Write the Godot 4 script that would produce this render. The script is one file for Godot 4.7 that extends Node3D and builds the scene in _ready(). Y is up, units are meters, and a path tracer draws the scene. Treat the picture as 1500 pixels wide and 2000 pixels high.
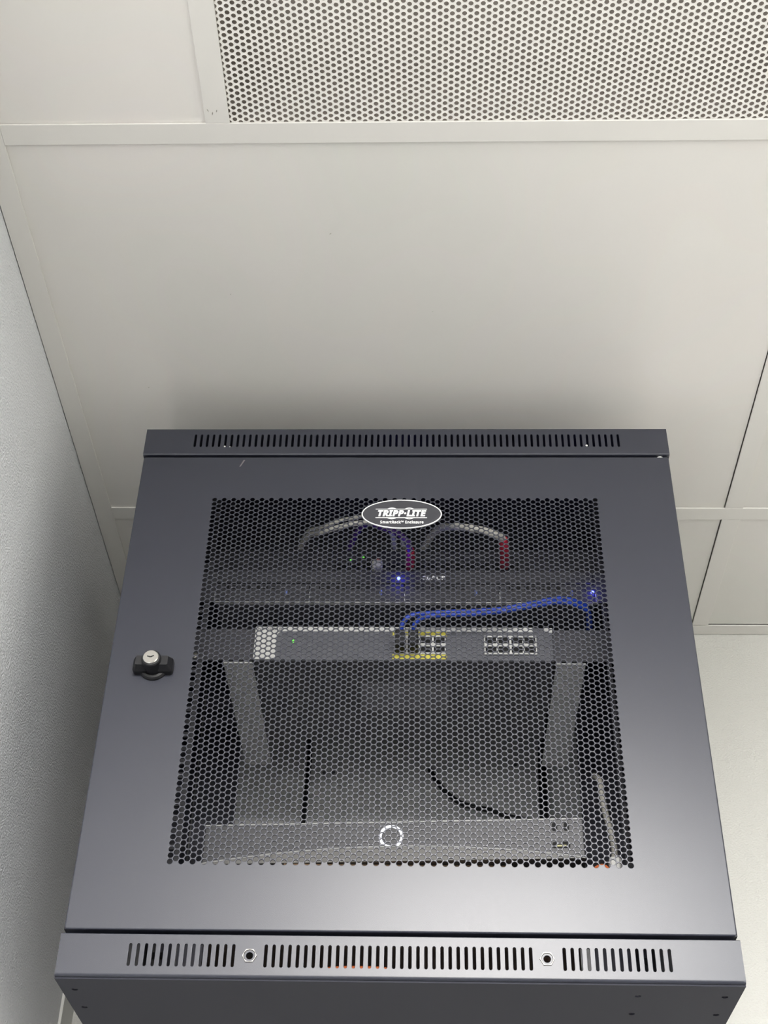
extends Node3D

# Heights below are measured from the underside of the wall cabinet; UP lifts all of it above the room floor.
const UP := 1.79
const CEIL := 0.7137
const LEFT := -0.4227
const BACK := -0.55
const ROOM_R := 2.05
const ROOM_F := 3.0

# nicks in the ceiling: x, z, half length, direction, 1 on a tee
const NICKS := [[-0.0780, 0.2235, 0.0016, 0.5, 0], [-0.1943, 0.1376, 0.0012, 1.0, 0], [0.0314, 0.1101, 0.0010, 0.2, 0], [-0.3106, -0.0131, 0.0014, 0.1, 0], [-0.1848, 0.3772, 0.0022, 1.3, 1], [-0.1889, 0.3808, 0.0020, 1.9, 1], [-0.1804, 0.3801, 0.0018, 1.2, 1]]

var used := {}
var M := {}

# ---------------------------------------------------------------- mesh building
class MB:
	var v := PackedVector3Array()
	var n := PackedVector3Array()
	var uv := PackedVector2Array()
	var ix := PackedInt32Array()

	func vert(p: Vector3, nn: Vector3) -> int:
		v.append(p)
		n.append(nn)
		uv.append(Vector2(p.x, p.y))
		return v.size() - 1

	# corners counter-clockwise as seen from outside
	func quad(a: Vector3, b: Vector3, c: Vector3, d: Vector3) -> void:
		var nn := (b - a).cross(c - a)
		if nn.length_squared() < 1e-20:
			nn = (c - a).cross(d - a)
		nn = nn.normalized()
		var k := v.size()
		vert(a, nn); vert(b, nn); vert(c, nn); vert(d, nn)
		ix.append_array(PackedInt32Array([k, k + 2, k + 1, k, k + 3, k + 2]))

	func tri(a: Vector3, b: Vector3, c: Vector3) -> void:
		var nn := (b - a).cross(c - a).normalized()
		var k := v.size()
		vert(a, nn); vert(b, nn); vert(c, nn)
		ix.append_array(PackedInt32Array([k, k + 2, k + 1]))

	func quad_n(a: Vector3, na: Vector3, b: Vector3, nb: Vector3, c: Vector3, nc: Vector3, d: Vector3, nd: Vector3) -> void:
		var k := v.size()
		vert(a, na); vert(b, nb); vert(c, nc); vert(d, nd)
		ix.append_array(PackedInt32Array([k, k + 2, k + 1, k, k + 3, k + 2]))

	func mesh() -> ArrayMesh:
		var a := []
		a.resize(Mesh.ARRAY_MAX)
		a[Mesh.ARRAY_VERTEX] = v
		a[Mesh.ARRAY_NORMAL] = n
		a[Mesh.ARRAY_TEX_UV] = uv
		a[Mesh.ARRAY_INDEX] = ix
		var m := ArrayMesh.new()
		m.add_surface_from_arrays(Mesh.PRIMITIVE_TRIANGLES, a)
		return m

	# box between two corners with chamfered edges
	func box(lo: Vector3, hi: Vector3, c := 0.0) -> void:
		c = minf(c, 0.49 * minf(hi.x - lo.x, minf(hi.y - lo.y, hi.z - lo.z)))
		var q := func(sx: int, sy: int, sz: int, ax: int) -> Vector3:
			var p := Vector3(hi.x if sx > 0 else lo.x, hi.y if sy > 0 else lo.y, hi.z if sz > 0 else lo.z)
			var s := Vector3(sx, sy, sz)
			for k in 3:
				if k != ax:
					p[k] -= s[k] * c
			return p
		for ax in 3:
			var b := (ax + 1) % 3
			var d := (ax + 2) % 3
			for s: int in [-1, 1]:
				var ps := []
				for e: Array in [[-1, -1], [1, -1], [1, 1], [-1, 1]]:
					var sg := [0, 0, 0]
					sg[ax] = s
					sg[b] = e[0]
					sg[d] = e[1]
					ps.append(q.call(sg[0], sg[1], sg[2], ax))
				if s > 0:
					quad(ps[0], ps[1], ps[2], ps[3])
				else:
					quad(ps[3], ps[2], ps[1], ps[0])
		if c <= 0.0:
			return
		for ax in 3:   # edges that run along ax
			var b := (ax + 1) % 3
			var d := (ax + 2) % 3
			for sb: int in [-1, 1]:
				for sd: int in [-1, 1]:
					var s0 := [0, 0, 0]
					s0[ax] = -1; s0[b] = sb; s0[d] = sd
					var s1 := [0, 0, 0]
					s1[ax] = 1; s1[b] = sb; s1[d] = sd
					var p0: Vector3 = q.call(s0[0], s0[1], s0[2], b)
					var p1: Vector3 = q.call(s1[0], s1[1], s1[2], b)
					var p2: Vector3 = q.call(s1[0], s1[1], s1[2], d)
					var p3: Vector3 = q.call(s0[0], s0[1], s0[2], d)
					if sb * sd > 0:
						quad(p0, p3, p2, p1)
					else:
						quad(p0, p1, p2, p3)
		for sx: int in [-1, 1]:
			for sy: int in [-1, 1]:
				for sz: int in [-1, 1]:
					var a0: Vector3 = q.call(sx, sy, sz, 0)
					var a1: Vector3 = q.call(sx, sy, sz, 1)
					var a2: Vector3 = q.call(sx, sy, sz, 2)
					if sx * sy * sz > 0:
						tri(a0, a1, a2)
					else:
						tri(a0, a2, a1)

	# outline (counter-clockwise in u,v) pushed along n = u x v from depth d0 to d1
	func prism(pts: PackedVector2Array, o: Vector3, u: Vector3, w: Vector3, d0: float, d1: float, caps := true) -> void:
		var nn := u.cross(w)
		var m := pts.size()
		for k in m:
			var a := pts[k]
			var b := pts[(k + 1) % m]
			var pa := o + u * a.x + w * a.y
			var pb := o + u * b.x + w * b.y
			quad(pa + nn * d0, pb + nn * d0, pb + nn * d1, pa + nn * d1)
		if caps:
			var t := Geometry2D.triangulate_polygon(Transform2D().scaled(Vector2(1000, 1000)) * pts)
			for k in range(0, t.size(), 3):
				var a := pts[t[k]]
				var b := pts[t[k + 1]]
				var c := pts[t[k + 2]]
				if (b - a).cross(c - a) < 0:
					var s := b
					b = c
					c = s
				var p0 := o + u * a.x + w * a.y
				var p1 := o + u * b.x + w * b.y
				var p2 := o + u * c.x + w * c.y
				tri(p0 + nn * d1, p1 + nn * d1, p2 + nn * d1)
				tri(p0 + nn * d0, p2 + nn * d0, p1 + nn * d0)

	# profile (radius, height) turned about an axis
	func lathe(prof: Array, o: Vector3, axis: Vector3, sides := 24) -> void:
		var u := axis.cross(Vector3(0.13, 0.97, 0.21)).normalized()
		var w := axis.cross(u)
		for k in prof.size() - 1:
			var a: Vector2 = prof[k]
			var b: Vector2 = prof[k + 1]
			var sl := Vector2(b.y - a.y, a.x - b.x).normalized()
			for j in sides:
				var t0 := TAU * j / sides
				var t1 := TAU * (j + 1) / sides
				var d0 := u * cos(t0) + w * sin(t0)
				var d1 := u * cos(t1) + w * sin(t1)
				var n0 := d0 * sl.x + axis * sl.y
				var n1 := d1 * sl.x + axis * sl.y
				quad_n(o + d0 * a.x + axis * a.y, n0, o + d1 * a.x + axis * a.y, n1, o + d1 * b.x + axis * b.y, n1, o + d0 * b.x + axis * b.y, n0)

	func tube(path: PackedVector3Array, r: float, sides := 10, closed := false) -> void:
		var m := path.size()
		var rings := []
		var u := Vector3.ZERO
		for k in m:
			var t: Vector3
			if closed:
				t = path[(k + 1) % m] - path[(k + m - 1) % m]
			else:
				t = path[mini(k + 1, m - 1)] - path[maxi(k - 1, 0)]
			t = t.normalized()
			if u == Vector3.ZERO:
				u = t.cross(Vector3(0.2, 0.3, 0.93)).normalized()
			u = (u - t * u.dot(t)).normalized()
			var w := t.cross(u)
			var ring := PackedVector3Array()
			for j in sides:
				var a := TAU * j / sides
				ring.append(u * cos(a) + w * sin(a))
			rings.append(ring)
		for k in (m if closed else m - 1):
			var k1 := (k + 1) % m
			for j in sides:
				var j1 := (j + 1) % sides
				var a: Vector3 = rings[k][j]
				var b: Vector3 = rings[k][j1]
				var c: Vector3 = rings[k1][j1]
				var d: Vector3 = rings[k1][j]
				quad_n(path[k] + a * r, a, path[k] + b * r, b, path[k1] + c * r, c, path[k1] + d * r, d)
		if not closed:
			for e: int in [0, m - 1]:
				var t := (path[1] - path[0]).normalized() * -1.0 if e == 0 else (path[m - 1] - path[m - 2]).normalized()
				for j in range(1, sides - 1):
					var a: Vector3 = path[e] + rings[e][0] * r
					var b: Vector3 = path[e] + rings[e][j] * r
					var c: Vector3 = path[e] + rings[e][j + 1] * r
					if (b - a).cross(c - a).dot(t) < 0:
						tri(a, c, b)
					else:
						tri(a, b, c)

	# one pierced cell: rectangle w x h round a hole outline; see cell()
	func stamp(c: Dictionary, o: Vector3, u: Vector3, w: Vector3, th: float, back := true, roll := 0.0) -> void:
		var nn := u.cross(w)
		var pts: PackedVector2Array = c.pts
		var t: PackedInt32Array = c.tris
		var k := v.size()
		for p in pts:
			vert(o + u * p.x + w * p.y, nn)
		for q in range(0, t.size(), 3):
			ix.append(k + t[q]); ix.append(k + t[q + 2]); ix.append(k + t[q + 1])
		var dn := nn * th
		if back:
			k = v.size()
			for p in pts:
				vert(o + u * p.x + w * p.y - dn, -nn)
			for q in t:
				ix.append(k + q)
		var hole: PackedVector2Array = c.hole
		var hn: PackedVector2Array = c.hole_n
		var m := hole.size()
		# the wall of the hole; with a roll its front edge first slopes in gently, then turns over
		var steps := [[0.0, 0.0, 0.0], [0.0, th, 0.0]]
		var bands := [[0, 1, 90.0, 90.0]]
		if roll > 0.0:
			steps = [[0.0, 0.0], [roll * 0.5, roll * 0.134], [roll * 0.866, roll * 0.5], [roll, roll], [roll, th]]
			bands = [[0, 1, 3.0, 30.0], [1, 2, 30.0, 60.0], [2, 3, 60.0, 90.0], [3, 4, 90.0, 90.0]]
		for bd: Array in bands:
			k = v.size()
			var sa: Array = steps[bd[0]]
			var sb: Array = steps[bd[1]]
			var ta := deg_to_rad(bd[2])
			var tb := deg_to_rad(bd[3])
			for j in m:
				var p := o + u * hole[j].x + w * hole[j].y
				var q := u * hn[j].x + w * hn[j].y
				vert(p + q * float(sa[0]) - nn * float(sa[1]), nn * cos(ta) + q * sin(ta))
				vert(p + q * float(sb[0]) - nn * float(sb[1]), nn * cos(tb) + q * sin(tb))
			for j in m:
				var a := k + 2 * j
				var b := k + 2 * ((j + 1) % m)
				ix.append(a); ix.append(b + 1); ix.append(b)
				ix.append(a); ix.append(a + 1); ix.append(b + 1)

	func sheet(u0: float, v0: float, u1: float, v1: float, o: Vector3, u: Vector3, w: Vector3, th: float, back := true) -> void:
		if u1 - u0 < 1e-6 or v1 - v0 < 1e-6:
			return
		var a := o + u * u0 + w * v0
		var b := o + u * u1 + w * v0
		var c := o + u * u1 + w * v1
		var d := o + u * u0 + w * v1
		quad(a, b, c, d)
		if back:
			var dn := u.cross(w) * th
			quad(d - dn, c - dn, b - dn, a - dn)

	# a sheet with rows of pierced cells; rows: [v centre, row height, [[u centre, cell], ...]] from bottom to top, cells from left to right
	func pierced(u0: float, v0: float, u1: float, v1: float, rows: Array, o: Vector3, u: Vector3, w: Vector3, th: float, back := true, roll := 0.0) -> void:
		var y := v0
		for r: Array in rows:
			var a: float = r[0] - r[1] / 2
			var b: float = r[0] + r[1] / 2
			sheet(u0, y, u1, a, o, u, w, th, back)
			var x := u0
			for c: Array in r[2]:
				var half: float = c[1].w / 2
				sheet(x, a, c[0] - half, b, o, u, w, th, back)
				stamp(c[1], o + u * float(c[0]) + w * float(r[0]), u, w, th, back, roll)
				x = c[0] + half
			sheet(x, a, u1, b, o, u, w, th, back)
			y = b
		sheet(u0, y, u1, v1, o, u, w, th, back)
		var dn := u.cross(w) * th
		var q := [o + u * u0 + w * v0, o + u * u1 + w * v0, o + u * u1 + w * v1, o + u * u0 + w * v1]
		for k in 4:
			quad(q[k] - dn, q[(k + 1) % 4] - dn, q[(k + 1) % 4], q[k])


func ellipse(rx: float, ry: float, n: int, off := 0.0) -> PackedVector2Array:
	var p := PackedVector2Array()
	for k in n:
		p.append(Vector2(cos(TAU * k / n + off) * rx, sin(TAU * k / n + off) * ry))
	return p


func stadium(w: float, h: float, n := 6) -> PackedVector2Array:
	var p := PackedVector2Array()
	var r := w / 2
	for k in n + 1:
		p.append(Vector2(cos(PI * k / n) * r, h / 2 - r + sin(PI * k / n) * r))
	for k in n + 1:
		p.append(Vector2(-cos(PI * k / n) * r, -h / 2 + r - sin(PI * k / n) * r))
	return p


func rounded(w: float, h: float, r: float, n := 4) -> PackedVector2Array:
	var p := PackedVector2Array()
	for q in 4:
		var cx := (w / 2 - r) * (1 if q in [0, 3] else -1)
		var cy := (h / 2 - r) * (1 if q < 2 else -1)
		for k in n + 1:
			var a := PI / 2 * (q + float(k) / n)
			p.append(Vector2(cx + cos(a) * r, cy + sin(a) * r))
	return p


# rectangle w x h round a hole (outline counter-clockwise about the middle, with points at its top and bottom): split in two halves so that each is a simple outline
func cell(w: float, h: float, hole: PackedVector2Array, hexagon := false) -> Dictionary:
	var lefts := PackedVector2Array()
	var rights := PackedVector2Array()
	var m := hole.size()
	var top := 0
	var bot := 0
	for k in m:
		if hole[k].y > hole[top].y + 1e-9 or (absf(hole[k].y - hole[top].y) < 1e-9 and absf(hole[k].x) < absf(hole[top].x)):
			top = k
		if hole[k].y < hole[bot].y - 1e-9 or (absf(hole[k].y - hole[bot].y) < 1e-9 and absf(hole[k].x) < absf(hole[bot].x)):
			bot = k
	var k := top
	while true:
		lefts.append(hole[k])
		if k == bot:
			break
		k = (k + 1) % m
	k = bot
	while true:
		rights.append(hole[k])
		if k == top:
			break
		k = (k + 1) % m
	if hexagon:   # w is then the distance between neighbouring columns
		lefts.append_array(PackedVector2Array([Vector2(0, -h / 2), Vector2(-w / 3, -h / 2), Vector2(-w * 2 / 3, 0), Vector2(-w / 3, h / 2), Vector2(0, h / 2)]))
		rights.append_array(PackedVector2Array([Vector2(0, h / 2), Vector2(w / 3, h / 2), Vector2(w * 2 / 3, 0), Vector2(w / 3, -h / 2), Vector2(0, -h / 2)]))
	else:
		lefts.append_array(PackedVector2Array([Vector2(hole[bot].x, -h / 2), Vector2(-w / 2, -h / 2), Vector2(-w / 2, h / 2), Vector2(hole[top].x, h / 2)]))
		rights.append_array(PackedVector2Array([Vector2(hole[top].x, h / 2), Vector2(w / 2, h / 2), Vector2(w / 2, -h / 2), Vector2(hole[bot].x, -h / 2)]))
	var pts := PackedVector2Array()
	var tris := PackedInt32Array()
	for half: PackedVector2Array in [lefts, rights]:
		var base := pts.size()
		var t := Geometry2D.triangulate_polygon(Transform2D().scaled(Vector2(1000, 1000)) * half)
		pts.append_array(half)
		for q in range(0, t.size(), 3):
			var a := half[t[q]]
			var b := half[t[q + 1]]
			var c := half[t[q + 2]]
			var ccw := (b - a).cross(c - a) > 0
			tris.append(base + t[q])
			tris.append(base + (t[q + 1] if ccw else t[q + 2]))
			tris.append(base + (t[q + 2] if ccw else t[q + 1]))
	var hn := PackedVector2Array()
	for q in m:
		var d := hole[(q + 1) % m] - hole[(q + m - 1) % m]
		hn.append(Vector2(-d.y, d.x).normalized())
	return {"w": w, "h": h, "pts": pts, "tris": tris, "hole": hole, "hole_n": hn}


func arc_path(points: Array, per := 8) -> PackedVector3Array:
	var out := PackedVector3Array()
	var m := points.size()
	for k in m - 1:
		var p0: Vector3 = points[maxi(k - 1, 0)]
		var p1: Vector3 = points[k]
		var p2: Vector3 = points[k + 1]
		var p3: Vector3 = points[mini(k + 2, m - 1)]
		for j in per:
			out.append(p1.cubic_interpolate(p2, p0, p3, float(j) / per))
	out.append(points[m - 1])
	return out


# ---------------------------------------------------------------- objects
func numbered(called: String) -> String:
	var k: int = used.get(called, 0)
	used[called] = k + 1
	return called if k == 0 else "%s_%03d" % [called, k]


func thing(called: String, label: String, category: String, at: Vector3, group := "", kind := "") -> Node3D:
	var o := Node3D.new()
	o.name = numbered(called)
	add_child(o)
	o.position = at + Vector3(0, UP, 0)
	o.set_meta("at", at)
	if label:
		o.set_meta("label", label)
	if category:
		o.set_meta("category", category)
	if group:
		o.set_meta("group", group)
	if kind:
		o.set_meta("kind", kind)
	return o


# commits a mesh that was laid out in cabinet coordinates as a part of a thing, or as a sub-part of one of its parts
func part(called: String, mb: MB, mat: Material, parent: Node3D, label := "") -> MeshInstance3D:
	var root: Node3D = parent
	while root.get_parent() != self:
		root = root.get_parent()
	var at: Vector3 = root.get_meta("at")
	for k in mb.v.size():
		mb.v[k] -= at
	var o := MeshInstance3D.new()
	o.name = called
	o.mesh = mb.mesh()
	o.material_override = mat
	if label:
		o.set_meta("label", label)
	parent.add_child(o, true)
	return o


func bx(lo: Vector3, hi: Vector3, c := 0.0) -> MB:
	var m := MB.new()
	m.box(lo, hi, c)
	return m


func lettering(called: String, words: String, box: Rect2, z: float, mat: Material, parent: Node3D, slant := 0.0, bold := 0.0, weight := 700) -> void:
	var f := SystemFont.new()
	f.font_names = PackedStringArray(["Droid Sans"])
	f.font_weight = weight
	var fv := FontVariation.new()
	fv.base_font = f
	fv.variation_embolden = bold
	var t := TextMesh.new()
	t.text = words
	t.font = fv
	t.font_size = 64
	t.pixel_size = 0.01
	t.depth = 0.05
	t.curve_step = 1.0
	var a := t.get_mesh_arrays()
	var vs: PackedVector3Array = a[Mesh.ARRAY_VERTEX]
	if vs.is_empty():
		return
	var lo := vs[0]
	var hi := vs[0]
	for p in vs:
		lo = lo.min(p)
		hi = hi.max(p)
	var mb := MB.new()
	var ns: PackedVector3Array = a[Mesh.ARRAY_NORMAL]
	var wide := box.size.x - slant * box.size.y
	for k in vs.size():
		var q := (vs[k] - lo) / (hi - lo)
		var y := q.y * box.size.y
		mb.vert(Vector3(box.position.x + q.x * wide + slant * y, box.position.y + y, z + q.z * 0.0003), ns[k])
	if a[Mesh.ARRAY_INDEX] != null:
		mb.ix = a[Mesh.ARRAY_INDEX]
	else:
		for k in vs.size():
			mb.ix.append(k)
	part(called, mb, mat, parent)


# ---------------------------------------------------------------- materials
func mat(c: Color, rough := 0.6, metal := 0.0, spec := 0.5) -> StandardMaterial3D:
	var m := StandardMaterial3D.new()
	m.albedo_color = c
	m.roughness = rough
	m.metallic = metal
	m.metallic_specular = spec
	return m


func noise_tex(sz: int, freq: float, oct: int, kind: int, seed_: int, ramp: Gradient = null) -> NoiseTexture2D:
	var n := FastNoiseLite.new()
	n.noise_type = kind
	n.frequency = freq
	n.fractal_octaves = oct
	n.seed = seed_
	var t := NoiseTexture2D.new()
	t.width = sz
	t.height = sz
	t.seamless = true
	t.noise = n
	if ramp:
		t.color_ramp = ramp
	return t


func relief(m: StandardMaterial3D, tex: Texture2D, cm: float, per_metre: float) -> StandardMaterial3D:
	m.heightmap_enabled = true
	m.heightmap_texture = tex
	m.heightmap_scale = cm
	m.uv1_triplanar = true
	m.uv1_world_triplanar = true
	m.uv1_scale = Vector3.ONE * per_metre
	return m


func tint(a: Color, b: Color) -> Gradient:
	var g := Gradient.new()
	g.set_color(0, a)
	g.set_color(1, b)
	return g


func glow(c: Color, e: float) -> StandardMaterial3D:
	var m := mat(c, 0.4)
	m.emission_enabled = true
	m.emission = c
	m.emission_energy_multiplier = e
	return m


func make_materials() -> void:
	var fine := noise_tex(512, 0.05, 2, FastNoiseLite.TYPE_SIMPLEX_SMOOTH, 3)
	var peel := noise_tex(1024, 0.035, 2, FastNoiseLite.TYPE_SIMPLEX_SMOOTH, 11)
	M.powder = relief(mat(Color(0.187, 0.195, 0.238), 0.34, 0.0, 0.55), fine, 0.0024, 42.0)
	M.matte = mat(Color(0.20, 0.203, 0.235), 0.65, 0.0, 0.28)
	M.interior = mat(Color(0.38, 0.38, 0.42), 0.6)
	M.rear = mat(Color(0.93, 0.93, 0.93), 0.6)
	M.black = mat(Color(0.27, 0.27, 0.29), 0.45)
	M.face = mat(Color(0.23, 0.23, 0.25), 0.5)
	M.deep = mat(Color(0.03, 0.03, 0.035), 0.7)
	M.rubber = mat(Color(0.075, 0.075, 0.09), 0.5)
	M.tile = mat(Color(0.945, 0.937, 0.925), 0.6)
	M.tile.albedo_texture = noise_tex(512, 0.004, 3, FastNoiseLite.TYPE_SIMPLEX_SMOOTH, 5, tint(Color(0.955, 0.96, 0.945), Color(1.0, 0.99, 0.985)))
	M.tile.uv1_triplanar = true
	M.tile.uv1_world_triplanar = true
	M.tile.uv1_scale = Vector3.ONE * 0.7
	M.tee = mat(Color(0.92, 0.91, 0.89), 0.45)
	M.vent = mat(Color(0.97, 0.96, 0.94), 0.5)
	M.plenum = mat(Color(0.70, 0.67, 0.64), 0.9)
	M.wall = relief(mat(Color(0.875, 0.873, 0.855), 0.38), peel, 0.06, 8.0)
	M.wall.uv1_scale = Vector3(6.5, 8.5, 6.0)
	M.panel = M.wall.duplicate()
	M.panel.albedo_color = Color(0.925, 0.932, 0.945)
	M.panel.heightmap_scale = 0.10
	M.trim = mat(Color(0.90, 0.90, 0.88), 0.5)
	M.floor = mat(Color(0.38, 0.375, 0.37), 0.5)
	M.chrome = mat(Color(0.86, 0.85, 0.83), 0.22, 1.0)
	M.zinc = mat(Color(0.66, 0.65, 0.63), 0.42, 1.0)
	M.white = mat(Color(0.88, 0.88, 0.87), 0.5)
	M.ink = mat(Color(0.97, 0.97, 0.97), 0.6)
	M.grey_ink = mat(Color(0.50, 0.50, 0.51), 0.6)
	M.badge = mat(Color(0.24, 0.24, 0.265), 0.4)
	M.slate = mat(Color(0.40, 0.405, 0.43), 0.5)
	M.yellow = mat(Color(0.90, 0.86, 0.36), 0.5)
	M.tongue = mat(Color(0.84, 0.82, 0.62), 0.5)
	M.silver = mat(Color(0.72, 0.72, 0.72), 0.35, 0.0)
	M.tab = mat(Color(0.42, 0.48, 0.72), 0.4)
	M.sticker = mat(Color(0.52, 0.52, 0.54), 0.6)
	M.blue_cable = mat(Color(0.14, 0.27, 0.72), 0.35)
	M.grey_cable = mat(Color(0.80, 0.79, 0.76), 0.45)
	M.dull_cable = mat(Color(0.60, 0.59, 0.56), 0.5)
	M.red = mat(Color(0.72, 0.16, 0.24), 0.45)
	M.violet = mat(Color(0.36, 0.22, 0.60), 0.45)
	M.orange = mat(Color(0.90, 0.48, 0.28), 0.45)
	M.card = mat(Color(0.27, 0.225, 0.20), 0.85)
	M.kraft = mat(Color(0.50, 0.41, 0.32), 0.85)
	M.shell = mat(Color(0.34, 0.34, 0.35), 0.42)
	M.bezel = mat(Color(0.47, 0.465, 0.455), 0.45)
	M.dirt = mat(Color(0.60, 0.58, 0.54), 0.8)
	M.scratch = mat(Color(0.47, 0.45, 0.46), 0.6)
	M.blue_led = glow(Color(0.30, 0.34, 1.0), 9.0)
	M.green_led = glow(Color(0.45, 0.9, 0.35), 0.8)
	M.ring_led = glow(Color(0.94, 0.95, 1.0), 2.2)
	M.lamp = glow(Color(1.0, 0.985, 0.95), 2.0)


# ---------------------------------------------------------------- setting
func structure(called: String, lo: Vector3, hi: Vector3, m: Material) -> Node3D:
	var at := Vector3((lo.x + hi.x) / 2, lo.y, (lo.z + hi.z) / 2)
	var mb := bx(lo, hi)
	for k in mb.v.size():
		mb.v[k] -= at
	var o := MeshInstance3D.new()
	o.name = called
	o.mesh = mb.mesh()
	o.material_override = m
	o.position = at + Vector3(0, UP, 0)
	o.set_meta("kind", "structure")
	o.set_meta("at", at)
	add_child(o)
	return o


func build_room() -> void:
	var top := CEIL + 0.16
	structure("floor", Vector3(LEFT - 0.1, -UP - 0.1, BACK - 0.1), Vector3(ROOM_R + 0.1, -UP, ROOM_F + 0.1), M.floor)
	structure("wall_left", Vector3(LEFT - 0.1, -UP, BACK - 0.1), Vector3(LEFT, top, ROOM_F + 0.1), M.panel)
	structure("wall_back", Vector3(LEFT, -UP, BACK - 0.1), Vector3(ROOM_R, top, BACK), M.wall)
	structure("wall_right", Vector3(ROOM_R, -UP, BACK - 0.1), Vector3(ROOM_R + 0.1, top, ROOM_F + 0.1), M.wall)
	structure("wall_front", Vector3(LEFT, -UP, ROOM_F), Vector3(ROOM_R, top, ROOM_F + 0.1), M.wall)
	structure("trim_1", Vector3(LEFT, -UP, BACK), Vector3(LEFT + 0.0035, CEIL - 0.001, BACK + 0.053), M.trim)

	# the suspended ceiling: slab, inverted tees, edge angles and lay-in tiles
	var c := thing("ceiling", "", "", Vector3((LEFT + ROOM_R) / 2, CEIL, (BACK + ROOM_F) / 2), "", "structure")
	part("slab", bx(Vector3(LEFT, top - 0.02, BACK), Vector3(ROOM_R, top, ROOM_F)), M.plenum, c)
	var fl := 0.0024   # flange thickness
	var hw := 0.0119   # half flange width
	var xs := [-0.181, 0.4320, 1.651]
	var zs := [-0.2565, 0.3536, 0.962, 1.572, 2.181, 2.791]
	for z: float in zs:
		for e: Array in [[LEFT + 0.0245, ROOM_R - 0.0245]]:
			var mb := bx(Vector3(e[0], CEIL, z - hw), Vector3(e[1], CEIL + fl, z + hw), 0.0003)
			mb.box(Vector3(e[0], CEIL + fl, z - 0.001), Vector3(e[1], CEIL + 0.03, z + 0.001))
			part("tee_bar", mb, M.tee, c)
	for x: float in [0.4320, 1.651]:
		var z0 := BACK + 0.0255
		for z: float in zs + [ROOM_F - 0.013]:
			if x < 1.0 and z == 2.181:
				z0 = z + hw + 0.0002
				continue
			var mb := bx(Vector3(x - hw, CEIL + 0.0002, z0), Vector3(x + hw, CEIL + fl, z - hw - 0.0002), 0.0003)
			mb.box(Vector3(x - 0.001, CEIL + fl, z0), Vector3(x + 0.001, CEIL + 0.03, z - hw))
			part("tee_bar", mb, M.tee, c)
			z0 = z + hw + 0.0002
	for r: Array in [[-0.181, 0.3536, 0.962], [-0.206, 1.572, 2.181], [0.626, 1.572, 2.181], [0.734, 2.181, 2.791], [1.346, 2.181, 2.791]]:
		var x: float = r[0]
		var mb := bx(Vector3(x - hw, CEIL + 0.0002, r[1] + hw + 0.0002), Vector3(x + hw, CEIL + fl, r[2] - hw - 0.0002), 0.0003)
		mb.box(Vector3(x - 0.001, CEIL + fl, r[1] + hw), Vector3(x + 0.001, CEIL + 0.03, r[2] - hw))
		part("tee_bar", mb, M.tee, c)
	# edge angles, a hair off the wall
	var g := 0.0009
	part("wall_angle", bx(Vector3(LEFT + g, CEIL, BACK + 0.0245), Vector3(LEFT + 0.0243, CEIL + fl, ROOM_F - 0.02), 0.0003), M.tee, c)
	part("wall_angle", bx(Vector3(LEFT + g, CEIL, BACK + g), Vector3(ROOM_R - 0.002, CEIL + fl, BACK + 0.0243), 0.0003), M.tee, c)
	part("wall_angle", bx(Vector3(ROOM_R - 0.0243, CEIL, BACK + 0.0245), Vector3(ROOM_R - g, CEIL + fl, ROOM_F - 0.02), 0.0003), M.tee, c)
	part("wall_angle", bx(Vector3(LEFT + 0.0245, CEIL, ROOM_F - 0.0243), Vector3(ROOM_R - 0.0245, CEIL + fl, ROOM_F - g), 0.0003), M.tee, c)
	# tiles; the ones that hold a fitting stay open
	var zz := [BACK + 0.0125] + zs + [ROOM_F - 0.0125]
	var xx := [LEFT + 0.0125, 0.4320, 1.651, ROOM_R - 0.0125]
	for i in zz.size() - 1:
		for j in xx.size() - 1:
			var x0: float = xx[j]
			var x1: float = xx[j + 1]
			if j == 0 and i == 2:
				x1 = -0.181
			if i == 4:   # this row is cut round the lamp
				x0 = [LEFT + 0.0125, 0.626, 1.651][j]
				x1 = [-0.206, 1.651, ROOM_R - 0.0125][j]
			if i == 5 and j == 1:   # beside the second lamp
				part("ceiling_tile", bx(Vector3(1.350, CEIL + fl + 0.0003, zz[i] + 0.004), Vector3(1.647, CEIL + fl + 0.0155, zz[i + 1] - 0.004), 0.0006), M.tile, c)
				x1 = 0.734
			var z0: float = zz[i]
			var z1: float = zz[i + 1]
			# each tile lies a little askew in its bay, so here and there a sliver of shadow shows beside the flange
			var e0 := 0.004
			var e1 := 0.004
			var ez := 0.004
			if j == 0 and i <= 1:
				e1 = 0.0126
			if j == 1 and i == 0:
				ez = 0.0126
			part("ceiling_tile", bx(Vector3(x0 + e0, CEIL + fl + 0.0003, z0 + ez), Vector3(x1 - e1, CEIL + fl + 0.0155, z1 - 0.004), 0.0006), M.tile, c)


	for k: Array in NICKS:
		var y := CEIL + (fl + 0.0002 if k[4] == 0 else -0.0001)
		var mb := MB.new()
		var d := Vector2.from_angle(k[3])
		var o := Vector3(k[0], y, k[1])
		var a := Vector3(d.x, 0, d.y)
		var b := Vector3(-d.y, 0, d.x)
		var r: float = k[2]
		var q := [o + a * r, o + b * r * 0.22 + a * r * 0.3, o - a * r, o - b * r * 0.26 - a * r * 0.1]
		var e := o + Vector3(0, -0.0003, 0)
		for j in 4:
			mb.tri(q[j], q[(j + 1) % 4], e)
		part("nick", mb, M.dirt, c)


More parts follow.
